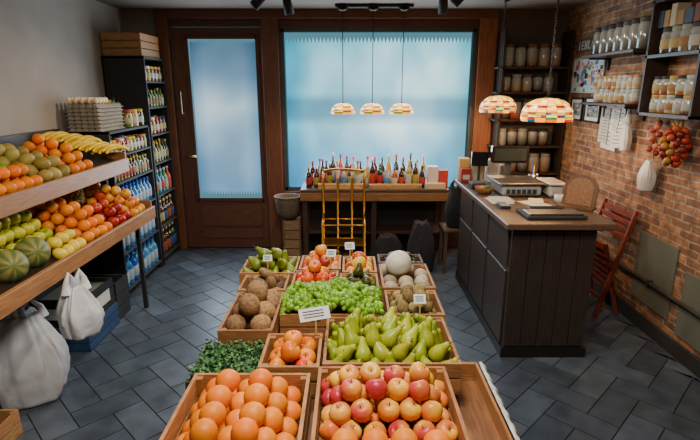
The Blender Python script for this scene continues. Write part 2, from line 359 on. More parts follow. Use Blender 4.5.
for x,y,z in [(-.46,1.80,.83),(-.36,1.80,.83),(-.45,1.89,.84),(-.36,1.90,.84),(-.46,1.98,.83),(-.36,2.0,.83),(-.45,2.07,.83),(-.36,2.08,.82),(-.41,1.84,.90),(-.40,1.96,.905),(-.41,2.04,.89)]:
    ball(m,x,y,z,U(.04,.05),random.choice(['#94704c','#84603e','#a88058']),'husk',(1,1,1.08))
m.obj('coconuts',e)
e=cgroup('crate_of_grapes',-.295,.14,1.88,2.14)
m=MB()
for i in range(1150):
    x=U(-.29,.135);y=U(1.885,2.125); u_=(x+.0775)/.23; v_=(y-2.01)/.15
    top=.82+.09*max(0,1-u_*u_*.6-v_*v_*.6)+.022*math.sin(x*33)*math.cos(y*38)
    z=top-abs(random.gauss(0,.012)); ball(m,x,y,z,.012,random.choice(['#749c20','#84a82c','#64881c','#94b83a']),'waxy',(1,1,1.25),.18,8)
m.tube([(-.1,2.0,.90),(-.08,2.02,.94),(-.05,2.03,.95)],.004,lin('#6a7a34')); m.tube([(.05,2.0,.89),(.04,2.0,.93)],.004,lin('#6a7a34'))
m.obj('grapes',e)
e=cgroup('crate_of_kiwis',.16,.40,1.88,2.14)
m=MB()
for x,y,z in pile(.175,.385,1.895,2.125,.77,.027,3): ball(m,x,y,z,.027,random.choice(['#9a8450','#8a7448','#a89460']),'husk',(1,1,1.25))
m.obj('kiwis',e)
e=cgroup('crate_of_ginger',-.53,-.305,2.14,2.34)
m=MB()
for x,y,z in pile(-.515,-.32,2.155,2.325,.77,.028,3): ball(m,x,y,z,.028,random.choice(['#a08058','#8a6a48','#70553a']),'husk',(.8,1.2,1.3))
m.obj('ginger_roots',e)
e=cgroup('crate_of_green_pears',-.57,-.28,2.36,2.62)
m=MB()
for x,y,z in pile(-.555,-.295,2.375,2.605,.77,.032,3,.2): pear(m,x,y,z,.033,random.choice(['#6f8434','#7f9040','#5f7a2c']),1.0)
m.obj('green_pears',e)
e=cgroup('crate_of_tomatoes',-.285,-.06,2.16,2.40)
m=MB()
for x,y,z in pile(-.275,-.07,2.17,2.39,.775,.032,3,.15): apple(m,x,y,z,.034,random.choice([(.75,.22,.004),(.7,.4,.01),'#d83818']),random.choice(['#c8201a','#c01818',(.7,.1,.01)]),.6)
m.obj('tomatoes',e)
e=cgroup('crate_of_avocados',-.05,.14,2.16,2.36)
m=MB()
for x,y,z in pile(-.04,.13,2.17,2.35,.775,.028,3,.2): pear(m,x,y,z,.028,random.choice(['#2c3622','#222a1a','#3a4630']),1.2)
m.obj('avocados',e)
e=cgroup('crate_of_peaches',-.27,-.05,2.42,2.64)
m=MB()
for x,y,z in pile(-.26,-.06,2.43,2.63,.775,.032,3,.15): apple(m,x,y,z,.034,'#e8a040',random.choice(['#c04840','#d06030','#e09838']),.4)
m.obj('peaches',e)
e=cgroup('crate_of_mangoes',-.04,.14,2.38,2.62)
m=MB()
for x,y,z in pile(-.03,.13,2.39,2.605,.775,.033,3,.15): ball(m,x,y,z,.035,random.choice([(.75,.28,.01),(.7,.42,.02),'#9aa23a','#c86028']),'waxy',(1,1,1.2))
m.obj('mangoes',e)
e=cgroup('crate_of_melons',.155,.41,2.17,2.50)
m=MB()
ball(m,.25,2.38,.88,.07,'#d0c8b8','fruit',(1,1,.95),.03,18)
for x,y in [(.2,2.22),(.28,2.22),(.36,2.22),(.36,2.30),(.37,2.39),(.19,2.47),(.31,2.47),(.2,2.30),(.28,2.29)]: ball(m,x,y,.81,.04,random.choice(['#a89c84','#b8a88c','#988a70']),'fruit',(1,1,.9))
m.obj('melons',e)
e=cgroup('crate_of_plums',.155,.40,2.52,2.66,c='#5a3a24')
m=MB()
for x,y,z in pile(.17,.385,2.53,2.65,.77,.03,2): ball(m,x,y,z,.03,random.choice(['#3c4a28','#4a2a3a','#4a5a30']),'waxy')
m.obj('plums',e)
for (x,y,z,rz,w_,h_) in [(-.13,1.70,.90,.35,.12,.05),(.0,2.46,.93,.1,.05,.04),(-.1,2.4,.91,-.2,.05,.04),(.29,1.87,.89,0,.05,.04),(-.42,2.36,.90,.1,.045,.035)]:
    m=MB(); m.box(-w_/2,w_/2,-.002,.002,0,h_,lin('#c8c8c6'),'matte',M=T(x,y,z,-.7,0,rz)); 
    for k in range(3): m.box(-w_*.38,w_*.3,-.0035,-.002,h_*(.25+.22*k),h_*(.32+.22*k),lin('#303030'),'matte',M=T(x,y,z,-.7,0,rz))
    m.box(-.003,.003,-.002,.002,-.06,0,lin('#c0a060'),'matte',M=T(x,y,z,0,0,rz)); m.obj('price_card')
m=MB(); v=[];fc=[]; n=60
prof=[(.504,.716),(.512,.718),(.52,.705),(.528,.67),(.534,.63),(.54,.59),(.54,.55)]
for i in range(n+1):
    y=.97+.74*i/n
    for k,(px,pz) in enumerate(prof):
        v.append((px+(k/6)*.012*(1+math.sin(i*1.1))+.003*math.sin(i*2.7)*(k>1),y,pz-(.018*abs(math.sin(i*.75)) if k==6 else 0)))
q_=len(prof)
for i in range(n):
    for k in range(q_-1):
        a=i*q_+k
        if k>=3 and (i+k)%3==0: continue
        fc.append((a,a+1,a+q_+1,a+q_))
m.add(v,fc,lin('#c4c0ba'),'cloth',True); m.obj('lace_cloth')

# ================================================================ LEFT PRODUCE RACK
rk=MB(); RC=lin('#9a683c'); DK=lin('#2c2018')
def plank(x0,z0,x1,z1,y0,y1,t,col,mat='woody'):
    ang=math.atan2(z1-z0,x1-x0); L=math.hypot(x1-x0,z1-z0); rk.box(0,L,y0,y1,-t,0,col,mat,M=T(x0,0,z0,0,-ang,0))
plank(-1.77,1.17,-2.29,1.33,1.5,3.85,.02,DK); plank(-1.57,.79,-2.29,.99,1.5,3.78,.02,DK)
rk.box(-1.775,-1.745,1.5,3.85,1.12,1.225,RC,'woody',bev=.004); rk.box(-1.575,-1.545,1.5,3.78,.76,.855,RC*1.05,'woody',bev=.004)
rk.box(-2.29,-1.76,3.83,3.85,1.16,1.27,RC*.8,'woodx'); rk.box(-2.29,-1.57,3.76,3.78,.78,.9,RC*.8,'woodx')
rk.box(-2.29,-2.25,1.5,3.85,.95,1.45,DK,'woody')
for y in (1.55,3.72):
    rk.box(-1.70,-1.67,y,y+.03,0,.78,lin('#181818')); rk.box(-2.28,-2.25,y,y+.03,0,1.4,lin('#181818')); rk.box(-1.9,-1.875,y,y+.03,.85,1.15,lin('#181818'))
rack=rk.obj('produce_rack')
zt=lambda x:1.18+(-1.77-x)*.307; zl=lambda x:.80+(-1.57-x)*.28
def lay(name,x0,x1,y0,y1,zf,r,layers,fn,jit=.15):
    m=MB()
    for x,y,z in pile(x0,x1,y0,y1,zf,r,layers,jit): fn(m,x,y,z,r)
    return m.obj(name)
GA=lambda m,x,y,z,r:apple(m,x,y,z,r,'#90b02c',random.choice(['#74a022','#88ac2e']),.5)
OR=lambda m,x,y,z,r:orange(m,x,y,z,r,random.choice(OC))
YA=lambda m,x,y,z,r:apple(m,x,y,z,r,'#c8c03c',random.choice(['#a8b034','#c0b83c']),.5)
RA=lambda m,x,y,z,r:apple(m,x,y,z,r,'#d06828',random.choice(['#b02824','#c04028']),.8)
PO=lambda m,x,y,z,r:ball(m,x,y,z,r,random.choice(['#a89050','#988240','#b0a058']),'fruit',(1,1,1.2))
PE=lambda m,x,y,z,r:apple(m,x,y,z,r,(.75,.32,.015),random.choice([(.75,.18,.01),'#d05024',(.72,.34,.02)]),.5)
lay('green_apples',-2.22,-1.98,2.25,2.85,zt,.038,4,GA)
lay('oranges',-1.97,-1.78,2.0,2.85,zt,.038,2,OR)
lay('green_mangoes',-2.2,-1.79,2.87,3.14,zt,.04,2,PO)
lay('oranges',-2.2,-1.79,3.16,3.44,zt,.038,3,OR)
lay('green_apples',-2.1,-1.79,1.7,1.98,zt,.038,2,GA)
m=MB()
for j in range(6):
    bx,by=-2.15+.066*j,3.585+.06*(j%3)
    for k in range(5):
        pts=[];rd=[]
        for i in range(9):
            t=i/8; an=-.9+1.8*t; px=.11*math.sin(an)*1.1; pz=-.10*math.cos(an)+.10
            pts.append((bx+px*.45+k*.022-.04,by+px*1.0+.01*k,zt(bx)+.105-pz*.9+.012*(k%2)+.02)); rd.append(.018*math.sqrt(max(.05,math.sin(PI*(.06+.88*t)))))
        m.tube(pts,rd,vary(np.array([.72,.45,.015]),.12),'waxy',8)
    m.tube([(bx-.05,by+.1,zt(bx)+.08),(bx-.03,by+.13,zt(bx)+.11)],.014,lin('#7a6a28'))
m.obj('bananas')
lay('yellow_apples',-2.1,-1.78,2.15,2.86,zl,.038,3,YA)
m=MB()
def mel(v):
    a=np.arctan2(v[:,1],v[:,0]); t=(np.sin(a*8)>0)[:,None]; return linf('#98905a')*t+linf('#6a7840')*(1-t)
for x,y in [(-1.68,2.27),(-1.69,2.47)]: m.lathe([(a,b*1.15) for a,b in sph(12)],T(x,y,zl(x)+.075,1.3,.2,.8,sc=.085),32,mat='fruit',cf=mel)
m.obj('striped_melons')
lay('lemons',-1.76,-1.59,2.58,2.86,zl,.033,2,lambda m,x,y,z,r:ball(m,x,y,z,r,(.72,.52,.03),'waxy',(1,1,1.25)))
lay('oranges',-2.15,-1.59,2.88,3.2,zl,.038,3,OR)
lay('red_apples',-1.85,-1.59,3.22,3.5,zl,.038,2,RA)
lay('peaches',-2.1,-1.59,3.52,3.75,zl,.037,3,PE)
m=MB()
def pine(mb,x,y,z,rx,ry):
    M=T(x,y,z,rx,ry,0)
    for i in range(10):
        tz=-.1+.2*i/9; rad=.062*math.sqrt(max(.05,1-(tz/.125)**2))
        for k in range(12):
            a=2*PI*(k+.5*(i%2))/12; p=M@Vector((rad*math.cos(a),rad*math.sin(a),tz)); ball(mb,p.x,p.y,p.z,.0185,random.choice(['#9a7a34','#a88a3c','#6a6a30']),'husk',seg=6)
    mb.lathe([(a*.06,b*.11) for a,b in SPH],M,12,col=lin('#7a6428'),mat='husk')
    for i in range(50):
        a=U(0,6.28); sp=U(.0,.12)*(1 if i>8 else .4); L=U(.12,.21); w_=.014
        b0=Vector((.02*math.cos(a),.02*math.sin(a),.09)); mid=b0+Vector((sp*.5*math.cos(a),sp*.5*math.sin(a),L*.6)); tip=b0+Vector((sp*1.3*math.cos(a),sp*1.3*math.sin(a),L))
        sd=Vector((-math.sin(a),math.cos(a),0))*w_
        q=[M@p for p in (b0-sd,b0+sd,mid+sd*.8,mid-sd*.8,tip)]; mb.add([tuple(p) for p in q],[(0,1,2,3),(3,2,4)],vary(lin('#5a7544'),.25),'leaf')
pine(m,-1.96,3.37,1.06,-.35,-.45); m.obj('pineapple')
def bagmesh(name,x,y,z0,z1,rx,ry,col,mat='bag',handles=True,seed=0,tie=.35,cr=.07,rot=0):
    n=96; rows=30; v=[];fc=[]
    for j in range(rows+1):
        t=j/rows; z=z0+(z1-z0)*t
        s=.72+.42*math.sin(PI*min(1,(t*.9+.12)))**.8
        s*=1 if t<.45 else 1-(1-tie)*((t-.45)/.55)**1.2
        if j==0: s*=.86
        fold=cr*(.35+1.3*t)
        for k in range(n):
            a=2*PI*k/n; ca_,sa_=math.cos(a),math.sin(a); e=.7
            P=Vector((ca_*1.0+seed*3.1,sa_*1.0+seed*1.7,t*.9))
            w_=1+fold*mnoise.noise(Vector((P.x*4.5,P.y*4.5,t*1.2)))*1.5+cr*mnoise.noise(P*1.8)*1.6+cr*.35*mnoise.noise(P*11)
            X=rx*s*w_*math.copysign(abs(ca_)**e,ca_); Y=ry*s*w_*math.copysign(abs(sa_)**e,sa_)
            v.append((x+X*math.cos(rot)-Y*math.sin(rot),y+X*math.sin(rot)+Y*math.cos(rot),z+.05*(z1-z0)*mnoise.noise(P*2.3)*t))
    for j in range(rows):
        for k in range(n):
            k2=(k+1)%n; fc.append((j*n+k,j*n+k2,(j+1)*n+k2,(j+1)*n+k))
    fc.append(list(range(n))[::-1])
    c0=len(v); v.append((x,y,z1-.05*(z1-z0)))
    for k in range(n): fc.append((rows*n+k,rows*n+(k+1)%n,c0))
    m=MB(); m.add(v,fc,lin(col),mat,True)
    if handles:
        for s in (-1,1):
            q=[(s*tie*.85,-.03),(s*tie*.8,.03),(s*tie*.45,.08),(s*tie*.12,.04),(s*.05,-.03)]
            m.tube([(x+rx*a*math.cos(rot),y+rx*a*math.sin(rot)+s*.008,z1+b_) for a,b_ in q],[.03,.016,.010,.014,.026],lin(col),mat,8)
    return m.obj(name)
bagmesh('plastic_bag',-1.85,2.5,0.0,.53,.165,.12,'#ccccd0',seed=3,tie=.8,cr=.13,rot=.5)
bagmesh('plastic_bag',-1.455,2.42,.46,.74,.09,.08,'#ccccd0',seed=5,tie=.55,cr=.13,rot=.9)
m=MB(); crate(m,-2.16,-1.78,3.02,3.46,.005,.17,'#28456a',.012,3); crate(m,-2.15,-1.79,3.03,3.45,.18,.2,'#222224',.012,3)
m.box(-2.13,-1.81,3.05,3.43,.20,.35,lin('#8a8474')); m.box(-1.779,-1.777,3.12,3.36,.24,.33,lin('#c8c8c0')); m.box(-2.1,-1.85,3.018,3.02,.24,.32,lin('#b8b8b0')); m.obj('plastic_crate')
m=MB(); crate(m,-2.1,-1.72,1.9,2.2,.005,.14,'#a87a48'); 
for x,y,z in pile(-2.08,-1.74,1.92,2.18,.02,.035,2): ball(m,x,y,z,.035,random.choice(['#7a5a3a','#8a6a44']),'husk')
m.obj('crate_of_potatoes')
m=MB(); crate(m,-2.2,-1.8,3.5,3.7,.005,.3,'#2a2a2a',.012,3); m.obj('plastic_crate')

# ================================================================ LEFT SHELVING UNITS
BK=lin('#1c1b1b')
def shelfunit(name,x0,x1,y0,y1,z1,levels):
    m=MB()
    m.box(x0,x1,y0,y0+.02,0,z1,BK,bev=.002); m.box(x0,x1,y1-.02,y1,0,z1,BK,bev=.002); m.box(x0,x0+.012,y0,y1,0,z1,BK)
    for z in levels: m.box(x0,x1,y0+.02,y1-.02,z-.018,z,lin('#2a2624'),bev=.002)
    m.box(x0,x1,y0,y1,z1-.02,z1,BK,bev=.002); return m.obj(name)
su=shelfunit('shelving_unit',-2.29,-1.9,3.9,4.7,1.42,[.08,.4,.72,1.0,1.22])
bs=shelfunit('bookcase_shelf',-2.29,-1.9,4.74,5.24,2.04,[.08,.4,.72,1.04,1.32,1.58,1.82])
def goods(name,x0,x1,y0,y1,z,kind,h,r,par=None):
    m=MB(); nx=max(1,int((x1-x0)/(2.15*r))); ny=max(1,int((y1-y0)/(2.2*r)))
    for a in range(nx):
        for b_ in range(ny):
            x=x1-r-.01-a*2.15*r; y=y0+r+(y1-y0-2*r)*(b_/(max(1,ny-1)))
            if kind=='water': bottle(m,x,y,z,h,r,random.choice(['#2c6aa0','#2050a0','#4688b0','#387aa8']),'#2050b0','#a8b8c4')
            elif kind=='oil': bottle(m,x,y,z,h*U(.85,1),r,random.choice(['#3a4a20','#6a7a28','#2a1c10','#7a3018']),random.choice(['#c8a838','#202020']),random.choice(['#b8ac88','#887a50','#a05030']))
            elif kind=='beer': bottle(m,x,y,z,h,r,random.choice(['#3a2010','#1c3018','#502c12']),'#c0b080',random.choice(['#a04828','#b0a078','#305080']))
            elif kind=='juice': bottle(m,x,y,z,h,r,random.choice(['#d87820','#c03828','#2a6a90','#4a8a3a']),'#a8a8a8',random.choice(['#a8a898','#2a5080','#b04030']))
            elif kind=='jar': jar(m,x,y,z,h,r,random.choice(['#8a3020','#b87828','#5a3a1c','#c8a060','#6a7a38']),random.choice(['#c8a030','#202020','#d8d8d8','#a02020']),random.choice(['#c8c4b0','#b8a870','#c8c8c0']),False)
    return m.obj(name,par)
X0,X1=-2.2,-1.905
for z,k,h,r in [(.08,'water',.28,.042),(.4,'water',.26,.038),(.72,'water',.22,.032),(1.0,'oil',.18,.028),(1.22,'jar',.12,.032)]:
    goods({'water':'water_bottles','oil':'oil_bottles','jar':'preserve_jars'}[k],X0,X1,3.93,4.67,z,k,h,r,su)
for z,k,h,r in [(.08,'beer',.27,.036),(.4,'beer',.25,.034),(.72,'juice',.24,.036),(1.04,'oil',.22,.03),(1.32,'jar',.16,.036),(1.58,'oil',.18,.03),(1.82,'jar',.14,.036)]:
    goods({'beer':'beer_bottles','oil':'oil_bottles','jar':'preserve_jars','juice':'juice_bottles'}[k],X0,X1,4.77,5.21,z,k,h,r,bs)
goods('honey_jars',-2.08,-1.91,4.36,4.68,1.421,'jar',.15,.04); goods('oil_bottles',-2.28,-2.1,4.36,4.68,1.421,'oil',.26,.032)
m=MB(); crate(m,-2.28,-1.92,4.76,5.2,2.045,.2,'#94683c',.012,3); m.obj('wooden_crate')
m=MB()
for k in range(7):
    for a in range(5):
        for b_ in range(8):
            m.lathe([(.030,0),(.026,.022),(.012,.03),(0,.031)],T(-2.2+a*.052,3.95+b_*.052,1.425+k*.030),6,col=vary(lin('#8a8070'),.15),mat='matte',smooth=False)
    m.box(-2.23,-1.96,3.92,4.34,1.421+k*.030,1.428+k*.030,vary(lin('#7a7264'),.2))
for a in range(5):
    for b_ in range(4): ball(m,-2.2+a*.052,3.95+b_*.052,1.66,.021,'#e8d0b0','matte',(1,1,1.2),e=(0,0,0))
m.obj('egg_carton_stack')

# ================================================================ BACK BENCH TABLE
m=MB(); TB=lin('#4a3222')
m.box(-.5,1.0,4.82,5.24,.74,.77,TB,'woodx',bev=.003)
for x in (-.48,.22,.93):
    for y in (4.84,5.17): m.box(x,x+.05,y,y+.05,0,.74,TB*.7,'woodz')
m.box(-.5,1.0,4.8,4.82,.66,.74,lin('#8a6038'),'woodx'); m.box(-.46,.95,4.86,5.2,.3,.32,TB*.7,'woodx'); m.box(-.5,1.0,5.2,5.22,.05,.74,lin('#241b16'),'woodx')
m.obj('back_table')
m=MB()
xx=-.42; cols=[('#2a1c14','#c04030'),('#1c2c18','#c8c0a8'),('#5a2020','#b8a040'),('#a89040','#c8c8c0'),('#3a2416','#b8b090'),('#20301c','#b83030'),('#a85030','#c8c0b0'),('#a098a0','#5090c0'),('#2e1810','#c0a030')]
while xx<.76:
    c_=random.choice(cols); hh=U(.2,.31)
    bottle(m,xx,U(4.93,4.98),.772,hh,.03,c_[0],random.choice(['#c83030','#202020','#d8b040','#c8c8c8','#d85088','#4080c0']),c_[1])
    bottle(m,xx+.03,5.1,.772,U(.24,.34),.033,random.choice(cols)[0],random.choice(['#c83030','#202020','#d85088','#4080c0','#c8c8c8']),random.choice(cols)[1])
    xx+=U(.066,.078)
m.obj('wine_bottles')
m=MB()
for i,(x,w_,h_,c_) in enumerate([(.84,.1,.22,'#c8b8b0'),(.95,.09,.18,'#b03028'),(.86,.2,.06,'#c8b088')]): m.box(x-w_/2,x+w_/2,4.90+.01*i if i<2 else 4.84,5.0 if i<2 else 4.895,.772,.772+h_,lin(c_),'matte',bev=.003)
m.obj('gift_boxes')
m=MB(); crate(m,-.32,.15,4.835,4.9,.775,.05,'#c89a60'); crate(m,.2,.72,4.835,4.9,.775,.045,'#c09058'); m.obj('wooden_tray')
m=MB(); 
for k in range(4): m.box(-.70,-.53,4.93,5.15,.02+k*.1,.11+k*.1,vary(lin('#8a6a4a'),.12),'woodx')
m.box(-.705,-.685,4.925,4.945,0,.43,lin('#6a4c30'),'woodz'); m.box(-.535,-.515,4.925,4.945,0,.43,lin('#6a4c30'),'woodz')
m.obj('wooden_box')
m=MB(); m.lathe([(0,.435),(.09,.435),(.12,.5),(.135,.6),(.14,.66),(.125,.66),(.11,.52),(0,.46)],T(-.65,5.03,0,sc=(1,.9,1)),20,col=lin('#6a5848'),mat='husk')
m.tube([(-.65+.14*math.cos(a),5.03+.126*math.sin(a),.66) for a in np.linspace(0,2*PI,25)],.01,lin('#8a7660'),'husk',6); m.obj('wicker_basket')
m=MB(); G=lin('#c08a34')
for x in (-.26,-.12,.02,.14):
    m.tube([(x,4.70,0.02),(x,4.70,.9),(x,4.72,.98)],.012,G,'metal')
m.tube([(-.26,4.72,.98),(-.12,4.72,1.0),(.14,4.72,.98)],.011,G,'metal')
for x in (-.26,.14): m.tube([(x,4.46,.02),(x,4.46,.5),(x,4.70,.55)],.011,G,'metal')
for z in (.12,.3,.5): m.tube([(-.26,4.46,z),(.14,4.46,z),(.14,4.70,z),(-.26,4.70,z),(-.26,4.46,z)],.009,G,'metal')
for k in range(5): m.box(-.25,.13,4.48+k*.045,4.50+k*.045,.295,.305,G*.8,'metal')
for x in (-.26,.14):
    for y in (4.46,4.70): m.lathe([(a*.02,b*.02) for a,b in SPH],T(x,y,.02),8,col=lin('#202020'),mat='matte')
m.obj('brass_trolley')
bagmesh('black_bag',.37,4.60,.0,.36,.14,.12,'#1c1a1c','cloth',False,21,.8,.05)
bagmesh('black_coat',.70,4.60,.0,.50,.12,.12,'#26242a','cloth',False,22,.75,.08)
m=MB(); SB=lin('#5a4838')
m.box(.90,1.3,4.50,4.78,.42,.447,SB,'woodx',bev=.003)
for x in (.91,1.26):
    for y in (4.51,4.74): m.box(x,x+.03,y,y+.03,0,.42,SB*.8,'woodz')
m.obj('wooden_stool')
bagmesh('black_backpack',1.05,4.63,.448,.84,.11,.10,'#17171a','cloth',True,23,.8,.03)

# ================================================================ COUNTER
m=MB(); CC=lin('#3a2e28')
m.box(1.03,1.56,2.97,4.40,.0,.91,CC,'woodz')
m.box(.96,1.64,2.88,4.45,.91,.95,lin('#5c4534'),'woody',bev=.006)
for k in range(5): 
    x=1.035+k*.105; m.box(x+.002,x+.103,2.958,2.97,.08,.88,vary(lin('#352a25'),.06),'woodz',bev=.002)
for k in range(3):
    y=3.0+k*.47; m.box(1.015,1.03,y+.01,y+.45,.08,.60,vary(lin('#382c27'),.06),'woodz',bev=.004); m.box(1.015,1.03,y+.01,y+.45,.63,.88,vary(lin('#3c302a'),.06),'woody',bev=.004)
m.box(1.01,1.58,2.95,4.4,0,.07,lin('#1e1a18'),'woody')
m.obj('shop_counter')
m=MB()
m.box(1.16,1.46,3.66,3.98,.96,1.03,lin('#9c9c9c'),'gloss',bev=.01); m.box(1.13,1.49,3.64,4.0,1.045,1.06,lin('#a8a8a8'),'metal',bev=.004)
m.box(1.27,1.35,3.78,3.86,1.03,1.05,lin('#404040')); m.box(1.28,1.33,4.02,4.06,.955,1.25,lin('#303030')); m.box(1.28,1.33,3.96,4.04,.952,.98,lin('#303030'))
m.box(1.16,1.46,4.0,4.05,1.16,1.30,lin('#1c1c1e'),'gloss',bev=.008); m.box(1.18,1.44,3.995,4.0,1.18,1.28,lin('#2c3434'),'gloss')
for k in range(6): m.box(1.19+k*.04,1.22+k*.04,3.655,3.66,.975,1.01,lin('#303030'))
m.obj('retail_scale')
m=MB(); m.box(1.12,1.5,2.98,3.22,.952,.975,lin('#2c2c2e'),'matte',bev=.006); m.box(1.14,1.48,3.0,3.14,.976,.984,lin('#8c8c8c'),'metal',bev=.003); m.box(1.2,1.42,3.16,3.2,.976,.99,lin('#404448'),'gloss'); m.obj('flat_scale')
m=MB()
m.box(1.0,1.12,3.95,4.1,.952,1.0,lin('#202022'),bev=.01); m.tube([(1.1,4.15,.95),(1.1,4.15,1.15)],.012,lin('#202020')); m.box(1.02,1.16,4.1,4.12,1.12,1.24,lin('#18181a'),'gloss'); m.obj('payment_terminal')
m=MB()
m.box(1.02,1.18,3.42,3.62,.952,.956,lin('#c8c5bc')); m.box(1.05,1.2,3.46,3.66,.957,.960,lin('#b8b4a8')); 
m.box(-.07,.07,-.1,.1,0,.003,lin('#c8c5bc'),M=T(1.32,3.42,.953,0,0,.4)); m.box(-.05,.05,-.08,.08,0,.003,lin('#d0c8a0'),M=T(1.36,3.5,.957,0,0,-.3)); m.obj('paper_sheets')
m=MB(); m.box(1.04,1.11,3.28,3.40,.952,.968,lin('#202022'),bev=.004)
for a in range(3):
    for b_ in range(4): m.box(1.05+a*.02,1.063+a*.02,3.29+b_*.018,3.302+b_*.018,.968,.972,lin('#a8a8a8'))
m.box(1.05,1.1,3.372,3.392,.968,.970,lin('#7a8a78'),'gloss'); m.obj('calculator')
m=MB(); m.lathe([(0,0),(.05,0),(.075,.05),(.07,.05),(.045,.008),(0,.008)],T(1.06,3.8,.952),18,col=lin('#8a5a30'),mat='husk')
for k in range(9): ball(m,1.06+U(-.035,.035),3.8+U(-.035,.035),.985+U(0,.02),.014,random.choice(['#c83030','#d8b030','#3a7a38','#c8c0b0']),seg=8)
m.obj('sweets_bowl')
m=MB(); m.lathe([(0.02,0),(.045,0),(.045,.05),(.02,.05),(.02,0)],T(1.53,3.48,.952),18,col=lin('#c8c4b8'),mat='matte'); m.obj('tape_roll')
m=MB(); m.box(1.50,1.62,3.62,3.86,.952,1.05,lin('#b8b4ac'),'gloss',bev=.02)
m.box(1.49,1.63,3.60,3.88,1.05,1.065,lin('#c8c4bc'),'gloss',bev=.005); m.obj('plastic_container')
m=MB()
for i,(x,y,c_,h_) in enumerate([(1.02,4.3,'#a03028',.12),(1.13,4.32,'#b8a888',.18),(1.25,4.3,'#b8b4ac',.2),(1.37,4.32,'#8a6a4a',.15),(1.02,4.38,'#b89858',.2)]):
    m.box(x-.045,x+.045,y-.05,y+.05,.952,.952+h_,lin(c_),bev=.004); m.box(x-.03,x+.03,y-.052,y-.05,.98,1.02,lin('#c8c0a8'))
m.obj('snack_boxes')
m=MB(); m.lathe([(0,0),(.035,0),(.042,.1),(.038,.1),(.032,.01),(0,.01)],T(1.55,4.1,.952),12,col=lin('#a8a8a8'),mat='metal')
for k in range(5): m.tube([(1.55+U(-.02,.02),4.1+U(-.02,.02),.97),(1.55+U(-.04,.04),4.1+U(-.04,.04),1.13)],.004,lin(random.choice(['#c03030','#2040a0','#e0b030','#202020'])))
m.obj('pen_cup')
m=MB(); HC=lin('#7e5430'); M0=T(1.575,3.30,.953,-.22,0,-.75); v=[];fc=[];n=18
out=[(-.11,0),(.11,0)]+[(.11*math.cos(a),.14+.09*math.sin(a)) for a in np.linspace(0,PI,n)]
for yy in (-.008,.008): v+=[(a,yy,b_) for a,b_ in out]
k=len(out); fc=[list(range(k)),list(range(k,2*k))[::-1]]+[(i,(i+1)%k,(i+1)%k+k,i+k) for i in range(k)]
m.add(tf(np.array(v),M0),fc,HC*.7,'woody')
v2=[(a*.78,-.012 if yy<0 else -.008,.02+b_*.82) for yy in (-1,1) for a,b_ in out]; m.add(tf(np.array(v2),M0),fc,HC*1.3,'woody')
m.box(-.12,.12,-.05,.05,-.0,.012,HC*.7,'woodx',M=T(1.565,3.30,.953,0,0,-.75)); m.obj('wooden_board')
m=MB(); FC=lin('#7c3420')
def bar(p,q,w_=.03,t_=.018,c_=FC):
    p=Vector(p);q=Vector(q);dr=(q-p); L=dr.length; M=Matrix.Translation(p)@dr.to_track_quat('Z','X').to_matrix().to_4x4(); m.box(-w_/2,w_/2,-t_/2,t_/2,0,L,c_,'woodz',M=M,bev=.003)
ya,yb=3.54,4.00
for y in (ya,yb): bar((1.93,y,0.01),(2.155,y+.03,.86),.035,.022)
for k in range(4): m.box(2.095+.014*k,2.107+.014*k,ya,yb+.03,.63+.053*k,.668+.053*k,FC,'woody',bev=.002)
for y in (ya+.04,yb-.04): bar((2.12,y,0.01),(1.96,y,.60),.032,.02)
for k in range(7): m.box(1.935+.022*k,1.950+.022*k,ya+.03,yb-.03,.555-.062*k,.605-.062*k,FC*1.1,'woody',bev=.002)
m.box(1.975,1.995,ya,yb,.13,.155,FC,'woody')
m.obj('folding_chair')

# ================================================================ RIGHT WALL ITEMS
def wallshelf(name,y0,y1,z,dp=.2,t=.022,c='#3a2418'):
    m=MB(); m.box(XR-dp,XR-.001,y0,y1,z-t,z,lin(c),'woody',bev=.002)
    for y in (y0+.06,y1-.08): m.box(XR-.02,XR-.001,y,y+.02,z-.12,z-t,lin('#181818')); m.box(XR-dp+.04,XR-.001,y,y+.02,z-t-.012,z-t,lin('#181818'))
    return m.obj(name)
def jarrow(name,y0,y1,z,h,r,cs,lids,xo=.1,gap=2.2,label=None,par=None):
    m=MB(); y=y0+r
    while y<=y1-r+1e-4:
        jar(m,XR-xo,y,z,h,r,random.choice(cs),random.choice(lids),random.choice(label) if label else None); y+=r*gap
    return m.obj(name,par)
SP=['#a88858','#8a5a30','#989080','#5a3018','#a04028','#b0a890','#6a6a40','#383028']
ws1=wallshelf('wall_shelf',3.66,4.38,1.64); ws2=wallshelf('wall_shelf',3.62,4.42,2.02,.22)
LB=['#b8b4a4','#b09868','#a8a498','#987040']
jarrow('spice_jars',3.68,4.36,1.641,.105,.036,['#a89880','#987850','#985828','#b0aca0','#883828'],['#b89040','#a8a8a8','#987848'],.1,label=LB,par=ws1)
jarrow('spice_jars',3.68,4.36,1.748,.10,.034,['#a89880','#987850','#985828','#b0aca0'],['#b89040','#a8a8a8','#987848'],.1,label=LB,par=ws1)
jarrow('storage_jars',3.64,4.40,2.021,.22,.05,['#2a2422','#4a3a30','#4a4e48','#2c2824','#5a5a50'],['#4a4a4a','#2a2a2a'],.11,par=ws2)
m=MB(); BC=lin('#2c1c14')
for q in ((3.0,3.56,1.57,1.59),(3.0,3.56,2.30,2.32),(3.0,3.56,1.95,1.97)): m.box(XR-.16,XR-.001,q[0],q[1],q[2],q[3],BC,'woody')
for y in (3.0,3.54): m.box(XR-.16,XR-.001,y,y+.02,1.57,2.32,BC,'woodz')
cab=m.obj('wall_cabinet')
jc=['#a88040','#a86828','#883828','#b09870','#5a3018']; jl=['#b89040','#a8a8a8','#282828']
